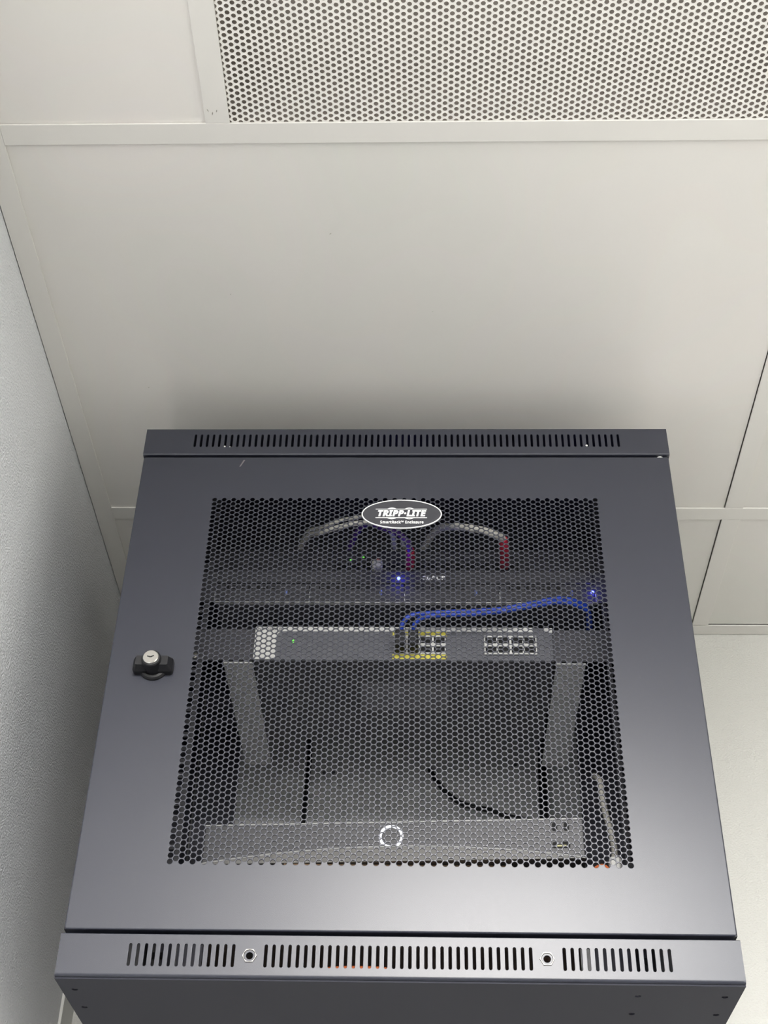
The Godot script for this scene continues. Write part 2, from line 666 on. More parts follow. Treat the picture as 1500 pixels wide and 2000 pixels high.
func build_vent() -> void:
	var t := thing("ceiling_vent", "white perforated metal return air panel set into the ceiling grid", "ceiling vent", Vector3(0.1255, CEIL, 0.657))
	var pu := 0.00557
	var pv := 0.00660
	var hole := ellipse(0.00230, 0.00230, 12)
	var c := cell(pu, pv, hole)
	var nu := 106
	var nv := 90
	var x0 := -0.1695
	var z0 := 0.3655
	var y := CEIL + 0.0027
	var mb := MB.new()
	# u along -x, v along +z, so that the face looks down
	var u := Vector3(-1, 0, 0)
	var w := Vector3(0, 0, 1)
	for i in nu:
		var odd := i % 2 == 1
		for j in range(-1, nv):
			mb.stamp(c, Vector3(x0 + i * pu, y, z0 + j * pv + (pv / 2 if odd else 0.0)), u, w, 0.0004, false)
	part("perforated_panel", mb, M.vent, t)
	var lo := Vector3(x0 - 0.004, y + 0.0004, z0 - 0.004)
	var hi := Vector3(x0 + nu * pu, y + 0.07, z0 + nv * pv)
	var k := MB.new()   # the box above it, open below
	k.quad(Vector3(lo.x, hi.y, lo.z), Vector3(hi.x, hi.y, lo.z), Vector3(hi.x, hi.y, hi.z), Vector3(lo.x, hi.y, hi.z))
	k.quad(Vector3(lo.x, lo.y, lo.z), Vector3(hi.x, lo.y, lo.z), Vector3(hi.x, hi.y, lo.z), Vector3(lo.x, hi.y, lo.z))
	k.quad(Vector3(hi.x, lo.y, hi.z), Vector3(lo.x, lo.y, hi.z), Vector3(lo.x, hi.y, hi.z), Vector3(hi.x, hi.y, hi.z))
	k.quad(Vector3(lo.x, lo.y, hi.z), Vector3(lo.x, lo.y, lo.z), Vector3(lo.x, hi.y, lo.z), Vector3(lo.x, hi.y, hi.z))
	k.quad(Vector3(hi.x, lo.y, lo.z), Vector3(hi.x, lo.y, hi.z), Vector3(hi.x, hi.y, hi.z), Vector3(hi.x, hi.y, lo.z))
	part("plenum_box", k, M.plenum, t)


func build_lamp(label: String, cx: float, cz: float, w: float, h: float, energy: float, tone: Color) -> void:
	var t := thing("ceiling_light", label, "ceiling light", Vector3(cx, CEIL, cz))
	var fr := MB.new()
	for s: Array in [[-w, -h, w, -h + 0.02], [-w, h - 0.02, w, h], [-w, -h + 0.02, -w + 0.02, h - 0.02], [w - 0.02, -h + 0.02, w, h - 0.02]]:
		fr.box(Vector3(cx + s[0], CEIL + 0.0026, cz + s[1]), Vector3(cx + s[2], CEIL + 0.05, cz + s[3]), 0.001)
	part("frame", fr, M.tee, t)
	part("diffuser", bx(Vector3(cx - w + 0.02, CEIL + 0.012, cz - h + 0.02), Vector3(cx + w - 0.02, CEIL + 0.016, cz + h - 0.02)), M.lamp, t)
	var l := AreaLight3D.new()
	l.name = "panel_light"
	l.area_size = Vector2(2 * w - 0.044, 2 * h - 0.044)
	l.light_energy = energy
	l.light_color = tone
	l.area_range = 12.0
	l.area_attenuation = 2.0
	l.shadow_enabled = true
	l.position = Vector3(0, 0.010, 0)
	l.rotation = Vector3(-PI / 2, 0, 0)
	t.add_child(l)


# ---------------------------------------------------------------- the cabinet
func build_cabinet() -> void:
	var H := 0.6388
	var t := thing("rack_cabinet", "black metal wall-mounted network cabinet with a perforated front door", "cabinet", Vector3(0, 0, -0.275))
	var X := Vector3(1, 0, 0)
	var Y := Vector3(0, 1, 0)
	var Z0 := Vector3.ZERO
	var r := 0.003
	# bottom panel with its rounded front edge; screw holes are pierced
	var screw := cell(0.012, 0.012, ellipse(0.0029, 0.0029, 16, 0.0))
	var mb := MB.new()
	# face looks down: u along x, v along -z
	mb.pierced(-0.3, 0.003, 0.3, 0.55, [
		[0.0305, 0.012, [[-0.2877, screw], [0.2108, screw], [0.2867, screw]]],
		[0.0780, 0.012, [[-0.2884, screw], [0.2110, screw], [0.2869, screw]]]], Z0, X, Vector3(0, 0, -1), 0.0015)
	part("bottom_panel", mb, M.matte, t)
	mb = MB.new()
	round_edge(mb, -0.3, 0.3, Vector3(0, r, -r), r, Vector3(0, 0, 1), Vector3(0, -1, 0))
	# vent strip along the bottom with slots and two threaded inserts
	var pit := 0.00704
	var slot := cell(pit, 0.026, stadium(0.0033, 0.0208))
	var nut := cell(0.012, 0.026, ellipse(0.0034, 0.0034, 18, PI / 6))
	var row := []
	for k in 14:
		row.append([-0.2364 + k * pit, slot])
	row.append([-0.1303, nut])
	for k in 34:
		row.append([(k - 16.5) * pit, slot])
	row.append([0.1303, nut])
	for k in 14:
		row.append([0.2370 + (k - 13) * pit, slot])
	mb.pierced(-0.3, r, 0.3, 0.0378, [[0.0196, 0.026, row]], Z0, X, Y, 0.0015, true, 0.0003)
	mb.quad(Vector3(-0.3, 0.0378, 0), Vector3(0.3, 0.0378, 0), Vector3(0.3, 0.0385, -0.0007), Vector3(-0.3, 0.0385, -0.0007))
	mb.box(Vector3(-0.3, 0.037, -0.016), Vector3(0.3, 0.0385, -0.0007))
	mb.box(Vector3(-0.3, 0.0015, -0.016), Vector3(-0.2985, 0.0378, -0.0002))
	mb.box(Vector3(0.2985, 0.0015, -0.016), Vector3(0.3, 0.0378, -0.0002))
	part("bottom_vent_strip", mb, M.powder, t)
	for s: float in [-0.1303, 0.1303]:
		var nb := MB.new()
		var hex := ellipse(0.0068, 0.0068, 6, 0.0)
		var o := Vector3(s, 0.0196, 0.0)
		# six-sided rim outside, threaded bore inside
		var bore := ellipse(0.0043, 0.0043, 24)
		for k in 24:
			var a := bore[k]
			var b := bore[(k + 1) % 24]
			var q := func(p: Vector2) -> Vector2:
				var ang := fposmod(p.angle(), PI / 3) - PI / 6
				return p.normalized() * 0.0068 * cos(PI / 6) / cos(ang)
			var ao: Vector2 = q.call(a)
			var bo: Vector2 = q.call(b)
			var p3 := func(p: Vector2, z: float) -> Vector3: return o + Vector3(p.x, p.y, z)
			var ai := a / 0.0043 * 0.0054
			var bi := b / 0.0043 * 0.0054
			nb.quad(p3.call(ao * 0.94, 0.0010), p3.call(bo * 0.94, 0.0010), p3.call(bi, 0.0010), p3.call(ai, 0.0010))
			nb.quad(p3.call(ao, 0.0), p3.call(bo, 0.0), p3.call(bo * 0.94, 0.0010), p3.call(ao * 0.94, 0.0010))
			nb.quad(p3.call(ai, 0.0010), p3.call(bi, 0.0010), p3.call(b * 0.84, -0.0025), p3.call(a * 0.84, -0.0025))
			nb.quad(p3.call(a * 0.84, -0.0025), p3.call(b * 0.84, -0.0025), p3.call(b * 0.8, -0.012), p3.call(a * 0.8, -0.012))
		part("threaded_insert", nb, M.zinc, t, "shiny hexagonal threaded insert")
	# vent strip along the top
	mb = MB.new()
	round_edge(mb, -0.3, 0.3, Vector3(0, H - r, -r), r, Vector3(0, 1, 0), Vector3(0, 0, 1))
	slot = cell(pit, 0.026, stadium(0.0033, 0.0195))
	row = []
	for k in 70:
		row.append([0.0009 + (k - 34.5) * pit, slot])
	mb.pierced(-0.3, 0.6003, 0.3, H - r, [[0.6197, 0.026, row]], Z0, X, Y, 0.0015, true, 0.0003)
	round_edge(mb, -0.3, 0.3, Vector3(0, 0.6003, -0.0018), 0.0018, Vector3(0, 0, 1), Vector3(0, -1, 0))
	mb.box(Vector3(-0.3, 0.5985, -0.016), Vector3(0.3, 0.6, -0.0018))
	mb.box(Vector3(-0.3, 0.6003, -0.016), Vector3(-0.2985, H - 0.0016, -0.0002))
	mb.box(Vector3(0.2985, 0.6003, -0.016), Vector3(0.3, H - 0.0016, -0.0002))
	part("top_vent_strip", mb, M.powder, t)
	part("top_panel", bx(Vector3(-0.3, H - 0.0015, -0.55), Vector3(0.3, H, -r)), M.powder, t)
	for s: int in [-1, 1]:
		var lo := Vector3(0.2982 if s > 0 else -0.2997, 0.0015, -0.549)
		part("side_panel", bx(lo, lo + Vector3(0.0015, H - 0.003, 0.530), 0.0003), M.powder, t)
	# recessed frame behind the door
	part("front_frame", bx(Vector3(-0.298, 0.0385, -0.0165), Vector3(-0.246, 0.5985, -0.0155)), M.face, t)
	part("front_frame", bx(Vector3(0.246, 0.0385, -0.0165), Vector3(0.298, 0.5985, -0.0155)), M.face, t)
	# dark rear panel, and on it a paler cover with a few holes
	part("rear_panel", bx(Vector3(-0.297, 0.0016, -0.5490), Vector3(0.297, H - 0.002, -0.5475)), M.interior, t)
	var hole := cell(0.012, 0.012, ellipse(0.003, 0.003, 12))
	mb = MB.new()
	mb.pierced(-0.2375, 0.03, 0.2375, 0.615, [
		[0.478, 0.012, [[-0.118, hole], [-0.105, hole], [0.118, hole]]],
		[0.492, 0.012, [[-0.208, hole], [0.150, hole]]]], Vector3(0, 0, -0.5435), X, Y, 0.002)
	part("rear_cover", mb, M.rear, t)
	# support rails that run front to back under the network switch
	for s: int in [-1, 1]:
		part("support_rail", bx(Vector3(s * 0.184 - 0.0162, 0.3856, -0.345), Vector3(s * 0.184 + 0.0162, 0.3872, -0.1055), 0.0004), M.rear, t)
	# mounting rails with square holes
	var sq := cell(0.018, 0.01588, rounded(0.0096, 0.0096, 0.0006, 1))
	for s: int in [-1, 1]:
		mb = MB.new()
		var rows := []
		for k in 36:
			rows.append([0.032 + k * 0.01588, 0.01588, [[s * 0.2325, sq]]])
		mb.pierced(minf(s * 0.2225, s * 0.2435), 0.02, maxf(s * 0.2225, s * 0.2435), 0.62, rows, Vector3(0, 0, -0.1025), X, Y, 0.0015)
		var x := s * 0.2435
		mb.box(Vector3(minf(x, x + s * 0.0015), 0.02, -0.15), Vector3(maxf(x, x + s * 0.0015), 0.62, -0.1025))
		part("mounting_rail", mb, M.face, t)
	build_door(t)


func round_edge(mb: MB, x0: float, x1: float, o: Vector3, r: float, a: Vector3, b: Vector3) -> void:
	for k in 4:
		var t0 := PI / 2 * k / 4
		var t1 := PI / 2 * (k + 1) / 4
		var n0 := a * cos(t0) + b * sin(t0)
		var n1 := a * cos(t1) + b * sin(t1)
		var p0 := o + n0 * r
		var p1 := o + n1 * r
		# x0 -> x1 runs to the right as seen from outside
		var c0 := Vector3(x0, p0.y, p0.z)
		var c1 := Vector3(x1, p0.y, p0.z)
		var c2 := Vector3(x1, p1.y, p1.z)
		var c3 := Vector3(x0, p1.y, p1.z)
		if (c1 - c0).cross(c2 - c0).dot(n0 + n1) > 0:
			mb.quad_n(c0, n0, c1, n0, c2, n1, c3, n1)
		else:
			mb.quad_n(c3, n1, c2, n1, c1, n0, c0, n0)


func build_door(t: Node3D) -> void:
	var X := Vector3(1, 0, 0)
	var Y := Vector3(0, 1, 0)
	var x := 0.2985
	var y0 := 0.0420
	var y1 := 0.5950
	var th := 0.0009
	var pu := 0.005275
	var pv := 0.00609
	var nu := 81
	var nv := 71
	var px := (pu * (nu - 1) + pu * 4 / 3) / 2
	var py0 := 0.10345
	var py1 := py0 + pv * nv
	var e := 0.0016
	var mb := MB.new()
	var O := Vector3.ZERO
	mb.sheet(-x + e, y0 + e, x - e, py0, O, X, Y, th)
	mb.sheet(-x + e, py1, x - e, y1 - e, O, X, Y, th)
	mb.sheet(-x + e, py0, -px, py1, O, X, Y, th)
	mb.sheet(px, py0, x - e, py1, O, X, Y, th)
	# rounded edges and folded returns
	round_edge(mb, -x + e, x - e, Vector3(0, y0 + e, -e), e, Vector3(0, 0, 1), Vector3(0, -1, 0))
	round_edge(mb, -x + e, x - e, Vector3(0, y1 - e, -e), e, Vector3(0, 1, 0), Vector3(0, 0, 1))
	for s: int in [-1, 1]:
		for k in 4:
			var t0 := PI / 2 * k / 4
			var t1 := PI / 2 * (k + 1) / 4
			var n0 := Vector3(s * sin(t0), 0, cos(t0))
			var n1 := Vector3(s * sin(t1), 0, cos(t1))
			var c := Vector3(s * (x - e), 0, -e)
			var a := c + n0 * e
			var b := c + n1 * e
			var lo := Vector3(0, y0 + e, 0)
			var hi := Vector3(0, y1 - e, 0)
			if s > 0:
				mb.quad_n(a + lo, n0, b + lo, n1, b + hi, n1, a + hi, n0)
			else:
				mb.quad_n(b + lo, n1, a + lo, n0, a + hi, n0, b + hi, n1)
	mb.box(Vector3(-x, y0, -0.0145), Vector3(-x + 0.0012, y1, -e))
	mb.box(Vector3(x - 0.0012, y0, -0.0145), Vector3(x, y1, -e))
	mb.box(Vector3(-x, y0, -0.0145), Vector3(x, y0 + 0.0012, -e))
	mb.box(Vector3(-x, y1 - 0.0012, -0.0145), Vector3(x, y1, -e))
	var door := part("door", mb, M.powder, t)
	# staggered round holes, column by column
	mb = MB.new()
	var c := cell(pu, pv, ellipse(0.00302, 0.00302, 12), true)
	var sd := pu * 2 / 3      # side of a hexagon
	for i in nu:
		var u := -px + sd + i * pu
		for j in (nv if i % 2 == 0 else nv - 1):
			mb.stamp(c, Vector3(u, py0 + (j + (0.5 if i % 2 == 0 else 1.0)) * pv, 0), X, Y, th, true, 0.00045)
		if i % 2 == 1:   # fill the short column up to the edge, above and below
			for s: Array in [[py0, 1.0], [py1, -1.0]]:
				var e0: float = s[0]
				var d0: float = s[1]
				var q := [Vector3(u - sd, e0, 0), Vector3(u + sd, e0, 0), Vector3(u + sd / 2, e0 + d0 * pv / 2, 0), Vector3(u - sd / 2, e0 + d0 * pv / 2, 0)]
				if d0 > 0:
					mb.quad(q[0], q[1], q[2], q[3])
				else:
					mb.quad(q[3], q[2], q[1], q[0])
	for s: int in [-1, 1]:   # and the notches at either side
		var xe := s * px
		for j in nv + 1:
			var ym := py0 + j * pv
			var a := Vector3(xe, maxf(ym - pv / 2, py0), 0)
			var b := Vector3(xe, minf(ym + pv / 2, py1), 0)
			var p := Vector3(xe - s * sd / 2, ym, 0)
			if s > 0:
				mb.tri(a, b, p)
			else:
				mb.tri(b, a, p)
	part("perforated_sheet", mb, M.powder, door)
	# scratch and specks of bare metal
	mb = MB.new()
	mb.prism(PackedVector2Array([Vector2(-0.1876, 0.5803), Vector2(-0.1862, 0.5806), Vector2(-0.1815, 0.5905), Vector2(-0.1835, 0.5905)]), O, X, Y, -0.0002, 0.00012)
	part("scratch", mb, M.scratch, door)
	for k: Array in [[-0.2070, 0.6107, 0.0011], [-0.2010, 0.6103, 0.0007], [0.2073, 0.6121, 0.0014]]:
		mb = MB.new()
		mb.lathe([Vector2(k[2], -0.0001), Vector2(k[2] * 0.8, 0.0004), Vector2(0, 0.0006)], Vector3(k[0], k[1], 0), Vector3(0, 0, 1), 10)
		part("paint_speck", mb, M.white, t, "white paint speck")
	# hinge pin at the top right corner
	mb = MB.new()
	mb.lathe([Vector2(0.0, 0.0034), Vector2(0.003, 0.0030), Vector2(0.0038, 0.002), Vector2(0.0038, -0.004)], Vector3(0.2893, 0.5950, -0.0055), Y, 20)
	part("hinge_pin", mb, M.white, t)

	# latch: round collar, body with two wings, key cylinder
	var o := Vector3(-0.2515, 0.3135, 0)
	var Z := Vector3(0, 0, 1)
	mb = MB.new()
	mb.lathe([Vector2(0.0148, 0.0), Vector2(0.0148, 0.002), Vector2(0.0135, 0.0042), Vector2(0.0112, 0.0046), Vector2(0.0100, 0.0036), Vector2(0.0100, 0.012), Vector2(0.0097, 0.019), Vector2(0.0088, 0.0204), Vector2(0.0078, 0.0206), Vector2(0.0, 0.0206)], o, Z, 36)
	var latch := part("latch", mb, M.rubber, t)
	mb = MB.new()
	var foot := rounded(0.0405, 0.0165, 0.0030, 4)
	var crown := rounded(0.0325, 0.0105, 0.0014, 4)
	for k in foot.size():
		var j := (k + 1) % foot.size()
		var f0 := o + Vector3(foot[k].x, foot[k].y, 0.0004)
		var f1 := o + Vector3(foot[j].x, foot[j].y, 0.0004)
		var g0 := Vector3(0, 0, 0.0066)
		mb.quad(f0, f1, f1 + g0, f0 + g0)
		mb.quad(f0 + g0, f1 + g0, o + Vector3(crown[j].x, crown[j].y, 0.0155), o + Vector3(crown[k].x, crown[k].y, 0.0155))
		mb.tri(o + Vector3(crown[k].x, crown[k].y, 0.0155), o + Vector3(crown[j].x, crown[j].y, 0.0155), o + Vector3(0, 0, 0.0155))
	part("wing", mb, M.rubber, latch)
	mb = MB.new()
	mb.lathe([Vector2(0.0078, 0.0204), Vector2(0.0078, 0.0218), Vector2(0.0070, 0.0225), Vector2(0.0, 0.0225)], o, Z, 32)
	part("key_cylinder", mb, M.chrome, latch, "chrome key cylinder")
	mb = MB.new()
	mb.prism(PackedVector2Array([Vector2(-0.0036, -0.0001), Vector2(-0.001, -0.0011), Vector2(0.001, -0.0011), Vector2(0.0036, 0.0007), Vector2(0.003, 0.0014), Vector2(0.0, 0.0002), Vector2(-0.0034, 0.0009)]), o, X, Y, 0.0222, 0.02262)
	part("key_slot", mb, M.deep, latch)

	# oval badge with lettering
	var bo := Vector3(-0.0024, 0.5117, 0)
	mb = MB.new()
	mb.prism(ellipse(0.0432, 0.0192, 72), bo, X, Y, -0.0001, 0.0009)
	var badge := part("badge", mb, M.badge, t, "oval badge with a white rim and white lettering")
	mb = MB.new()
	var za := 0.0009
	ring_plate(mb, bo, ellipse(0.0441, 0.0200, 72), ellipse(0.0429, 0.0189, 72), -0.0001, za + 0.0003)
	part("rim", mb, M.ink, badge)
	lettering("lettering", "TRIPP·LITE", Rect2(-0.0299, 0.5085, 0.0546, 0.0086), za, M.ink, badge, 0.20, 1.1)
	lettering("lettering", "SmartRack™ Enclosure", Rect2(-0.0258, 0.4985, 0.0474, 0.0040), za, M.ink, badge, 0.0, 0.2)
	mb = MB.new()
	for yy: float in [0.5185, 0.5066]:
		mb.box(Vector3(-0.0312 , yy - 0.0004, za - 0.0002), Vector3(0.0254, yy + 0.0004, za + 0.0002))
	# two round emblems show as caps beyond the bars: the left one solid, the right one a ring
	for s: int in [-1, 1]:
		var cy := 0.51255
		var yb := cy + s * 0.00595
		for q in 2:
			var cx := -0.0133 if q == 0 else 0.0059
			var R := 0.0081
			var Ri := 0.0 if q == 0 else 0.0071
			var dy := 0.00595
			var pts := PackedVector2Array()
			var half := acos(dy / R)
			if q == 0:
				for k in 13:
					var a := PI / 2 - half + 2 * half * k / 12
					pts.append(Vector2(cos(a) * R, sin(a) * R))
			else:
				var hi := acos(dy / Ri)
				for k in 13:
					var a := PI / 2 - half + 2 * half * k / 12
					pts.append(Vector2(cos(a) * R, sin(a) * R))
				for k in 13:
					var a := PI / 2 + hi - 2 * hi * k / 12
					pts.append(Vector2(cos(a) * Ri, sin(a) * Ri))
			if s < 0:
				var f := PackedVector2Array()
				for k in range(pts.size() - 1, -1, -1):
					f.append(Vector2(pts[k].x, -pts[k].y))
				pts = f
			mb.prism(pts, Vector3(cx, cy, 0), X, Y, za - 0.0002, za + 0.00015)
	part("emblem", mb, M.ink, badge)


func ring_plate(mb: MB, o: Vector3, outer: PackedVector2Array, inner: PackedVector2Array, d0: float, d1: float) -> void:
	var m := outer.size()
	for k in m:
		var j := (k + 1) % m
		var A := o + Vector3(outer[k].x, outer[k].y, 0)
		var B := o + Vector3(outer[j].x, outer[j].y, 0)
		var C := o + Vector3(inner[j].x, inner[j].y, 0)
		var D := o + Vector3(inner[k].x, inner[k].y, 0)
		var f := Vector3(0, 0, d1)
		var b := Vector3(0, 0, d0)
		mb.quad(A + f, B + f, C + f, D + f)
		mb.quad(A + b, B + b, B + f, A + f)
		mb.quad(C + b, D + b, D + f, C + f)


# ---------------------------------------------------------------- what the cabinet holds
func screw_head(t: Node3D, x: float, y: float, z: float) -> void:
	var mb := MB.new()
	mb.lathe([Vector2(0.0038, 0.0), Vector2(0.0036, 0.0012), Vector2(0.002, 0.002), Vector2(0.0, 0.0022)], Vector3(x, y, z), Vector3(0, 0, 1), 14)
	part("screw", mb, M.zinc, t, "bright screw head")


func blue_lamp(t: Node3D, at: Vector3, r: float, e: float) -> void:
	var mb := MB.new()
	mb.lathe([Vector2(r, -0.0006), Vector2(r, 0.0004), Vector2(r * 0.7, 0.0012), Vector2(0, 0.0015)], at, Vector3(0, 0, 1), 14)
	part("status_light", mb, M.blue_led, t, "bright blue status light")
	var l := OmniLight3D.new()
	l.name = "status_glow"
	l.light_color = Color(0.12, 0.12, 1.0)
	l.light_energy = e
	l.light_size = r
	l.omni_range = 6.0
	l.omni_attenuation = 2.0
	l.shadow_enabled = true
	var root: Vector3 = t.get_meta("at")
	l.position = at + Vector3(0, 0, 0.006) - root
	t.add_child(l)


func build_recorder() -> void:
	var z := -0.1
	var y0 := 0.4622
	var y1 := 0.5062
	var t := thing("disk_unit", "black rack-mounted disk unit with four drive bays and blue lights, below the topmost rack switch", "disk unit", Vector3(0, y0, -0.22))
	part("body", bx(Vector3(-0.2155, y0, -0.34), Vector3(0.2155, y1, z - 0.004), 0.001), M.black, t)
	for s: int in [-1, 1]:
		part("rack_ear", bx(Vector3(s * 0.2285 - 0.0125, y0 + 0.001, z - 0.0022), Vector3(s * 0.2285 + 0.0125, y1 - 0.001, z - 0.0002), 0.0004), M.black, t)
	# header strip above the bays
	part("header_strip", bx(Vector3(-0.216, 0.4895, z - 0.004), Vector3(0.216, y1, z + 0.001), 0.0008), M.face, t)
	var w := 0.1085
	for k in 4:
		var xc := (k - 1.5) * w
		var b := part("drive_bay", bx(Vector3(xc - w / 2 + 0.0006, y0 + 0.0015, z - 0.006), Vector3(xc + w / 2 - 0.0006, 0.4888, z), 0.0008), M.face, t)
		part("lever", bx(Vector3(xc + 0.0255, 0.4725, z - 0.001), Vector3(xc + 0.0285, 0.4795, z + 0.0022), 0.0006), M.tab, b, "small blue lever")
		var g := MB.new()
		for j in 7:
			g.box(Vector3(xc - 0.044 + j * 0.0088, 0.4812, z - 0.0002), Vector3(xc - 0.0385 + j * 0.0088, 0.4862, z + 0.0004), 0.0003)
		part("grille", g, M.deep, b)
	for k in 5:
		part("edge_strip", bx(Vector3((k - 2) * w - 0.0005, y0 + 0.0008, z - 0.004), Vector3((k - 2) * w + 0.0005, 0.4775, z + 0.0006)), M.silver, t)
	part("edge_strip", bx(Vector3(-0.216, y0 - 0.0002, z - 0.003), Vector3(0.216, y0 + 0.0009, z + 0.0012)), M.silver, t)
	lettering("lettering", "20ACR", Rect2(0.0205, 0.4940, 0.0268, 0.0055), z + 0.001, M.ink, t, 0.0, 0.4)
	blue_lamp(t, Vector3(-0.0064, 0.4958, z + 0.0012), 0.0026, 0.0005)
	blue_lamp(t, Vector3(0.2135, 0.4772, z + 0.0012), 0.0020, 0.00025)


func build_patch_panel() -> void:
	var z := -0.12
	var y0 := 0.5085
	var y1 := 0.5520
	var t := thing("rack_switch", "black rack switch with a row of cable sockets, topmost unit in the cabinet", "switch", Vector3(0, y0, -0.2))
	part("body", bx(Vector3(-0.2155, y0, -0.30), Vector3(0.2155, y1, z - 0.002), 0.001), M.black, t)
	part("faceplate", bx(Vector3(-0.2405, y0 + 0.0005, z - 0.002), Vector3(0.2405, y1, z), 0.0006), M.face, t)
	for k in 14:
		var x := -0.0745 + k * 0.0152
		var p := MB.new()
		var f := cell(0.0146, 0.0150, rounded(0.0116, 0.0098, 0.0005, 1))
		p.stamp(f, Vector3(x, 0.5265, z + 0.0022), Vector3(1, 0, 0), Vector3(0, 1, 0), 0.0022)
		part("socket", p, M.black, t)
	part("socket_backing", bx(Vector3(-0.083, 0.5185, z - 0.0004), Vector3(0.132, 0.5345, z + 0.0003)), M.deep, t)
	lettering("lettering", "D-8r", Rect2(-0.1372, 0.5115, 0.0130, 0.0038), z, M.ink, t, 0.0, 0.3)
	var marks := MB.new()
	for s: Array in [[0.022, 0.5450, 0.020], [0.022, 0.5385, 0.034], [0.066, 0.5430, 0.026]]:
		marks.box(Vector3(s[0], s[1], z - 0.0005), Vector3(s[0] + s[2], s[1] + 0.0011, z + 0.0002))
	part("print_marks", marks, M.grey_ink, t)
	for s: Array in [[-0.0645, 0.5372], [-0.0496, 0.5412]]:
		part("status_light", bx(Vector3(s[0] - 0.0011, s[1] - 0.0009, z - 0.0005), Vector3(s[0] + 0.0011, s[1] + 0.0009, z + 0.0008), 0.0003), M.green_led, t, "green status light")


func build_switch() -> void:
	var z := -0.1
	var y0 := 0.3860
	var y1 := 0.4293
	var xl := -0.1666
	var xr := 0.1648
	var t := thing("network_switch", "grey and white desktop network switch with yellow framed ports and blue cables plugged in", "switch", Vector3(0, y0, -0.19))
	part("body", bx(Vector3(xl, y0, -0.279), Vector3(xr, y1, z - 0.002), 0.0008), M.black, t)
	part("front_panel", bx(Vector3(xl, y0, z - 0.002), Vector3(xr, y1, z), 0.0005), M.slate, t)
	# white header strip with the white block at its left end
	var mb := MB.new()
	var pts := PackedVector2Array([Vector2(xl, y0 + 0.0008), Vector2(-0.1422, y0 + 0.0008), Vector2(-0.1418, y1 - 0.0118)])
	for k in 6:
		var a := PI - PI / 2 * k / 5
		pts.append(Vector2(-0.1358 + cos(a) * 0.006, y1 - 0.0118 + sin(a) * 0.006))
	pts.append_array(PackedVector2Array([Vector2(0.1432, y1 - 0.0058), Vector2(0.1432, y1), Vector2(xl, y1)]))
	mb.prism(pts, Vector3.ZERO, Vector3(1, 0, 0), Vector3(0, 1, 0), z - 0.0004, z + 0.0006)
	part("white_trim", mb, M.white, t, "white header strip")
	part("white_label", bx(Vector3(0.1562, y1 - 0.0062, z - 0.0004), Vector3(xr, y1 - 0.0006, z + 0.0005)), M.white, t)
	lettering("lettering", "NETGEAR", Rect2(xl + 0.0025, 0.4248, 0.0275, 0.0034), z + 0.0006, M.grey_ink, t, 0.0, 0.2)
	# two blocks of eight sockets
	for blk: Array in [[-0.0111, 0.01435, M.yellow], [0.0890, 0.01440, M.slate]]:
		var x0: float = blk[0]
		var wd: float = blk[1]
		var x1 := x0 + wd * 4
		if blk[2] == M.yellow:
			part("port_frame", bx(Vector3(x0 - 0.0016, 0.3876, z - 0.0004), Vector3(x1 + 0.0012, 0.3936, z + 0.0008)), M.yellow, t, "yellow strip below the ports")
			part("port_frame", bx(Vector3(x0 - 0.0016, 0.4172, z - 0.0004), Vector3(x1 + 0.0012, 0.4230, z + 0.0008)), M.yellow, t, "yellow strip above the ports")
		for r in 2:
			for k in 4:
				var p := MB.new()
				var f := cell(wd, 0.0118, rounded(wd - 0.0022, 0.0084, 0.0004, 1))
				var yc := 0.4114 if r == 0 else 0.3994
				var xc := x0 + (k + 0.5) * wd
				p.stamp(f, Vector3(xc, yc, z + 0.0024), Vector3(1, 0, 0), Vector3(0, 1, 0), 0.0016)
				var o := part("port", p, M.white, t)
				part("socket_hollow", bx(Vector3(xc - wd / 2 + 0.0003, yc - 0.0058, z - 0.0002), Vector3(xc + wd / 2 - 0.0003, yc + 0.0058, z + 0.0006)), M.deep, o)
	for s: Array in [[-0.1239, 0.4082], [-0.1239, 0.4116]]:
		part("status_light", bx(Vector3(s[0] - 0.0014, s[1] - 0.0010, z - 0.0004), Vector3(s[0] + 0.0014, s[1] + 0.0010, z + 0.0007), 0.0003), M.green_led, t, "green status light")
	mb = MB.new()
	for j in 3:
		for k in 5:
			mb.box(Vector3(-0.084 + k * 0.0075, 0.4115 - j * 0.0062, z - 0.0003), Vector3(-0.0795 + k * 0.0075, 0.4123 - j * 0.0062, z + 0.0002))
	part("print_marks", mb, M.grey_ink, t)
	part("underside_label", bx(Vector3(-0.0495, y0 - 0.0003, -0.2095), Vector3(0.0510, y0 + 0.0002, -0.1475)), M.sticker, t, "grey label on the underside")
	for s: int in [-1, 1]:
		var a := xl if s < 0 else xr
		part("rack_ear", bx(Vector3(minf(a, s * 0.2405), y0 + 0.001, z - 0.004), Vector3(maxf(a, s * 0.2405), y1 - 0.001, z - 0.0023), 0.0004), M.black, t)
		screw_head(t, s * 0.2325, 0.3925, z - 0.0023)


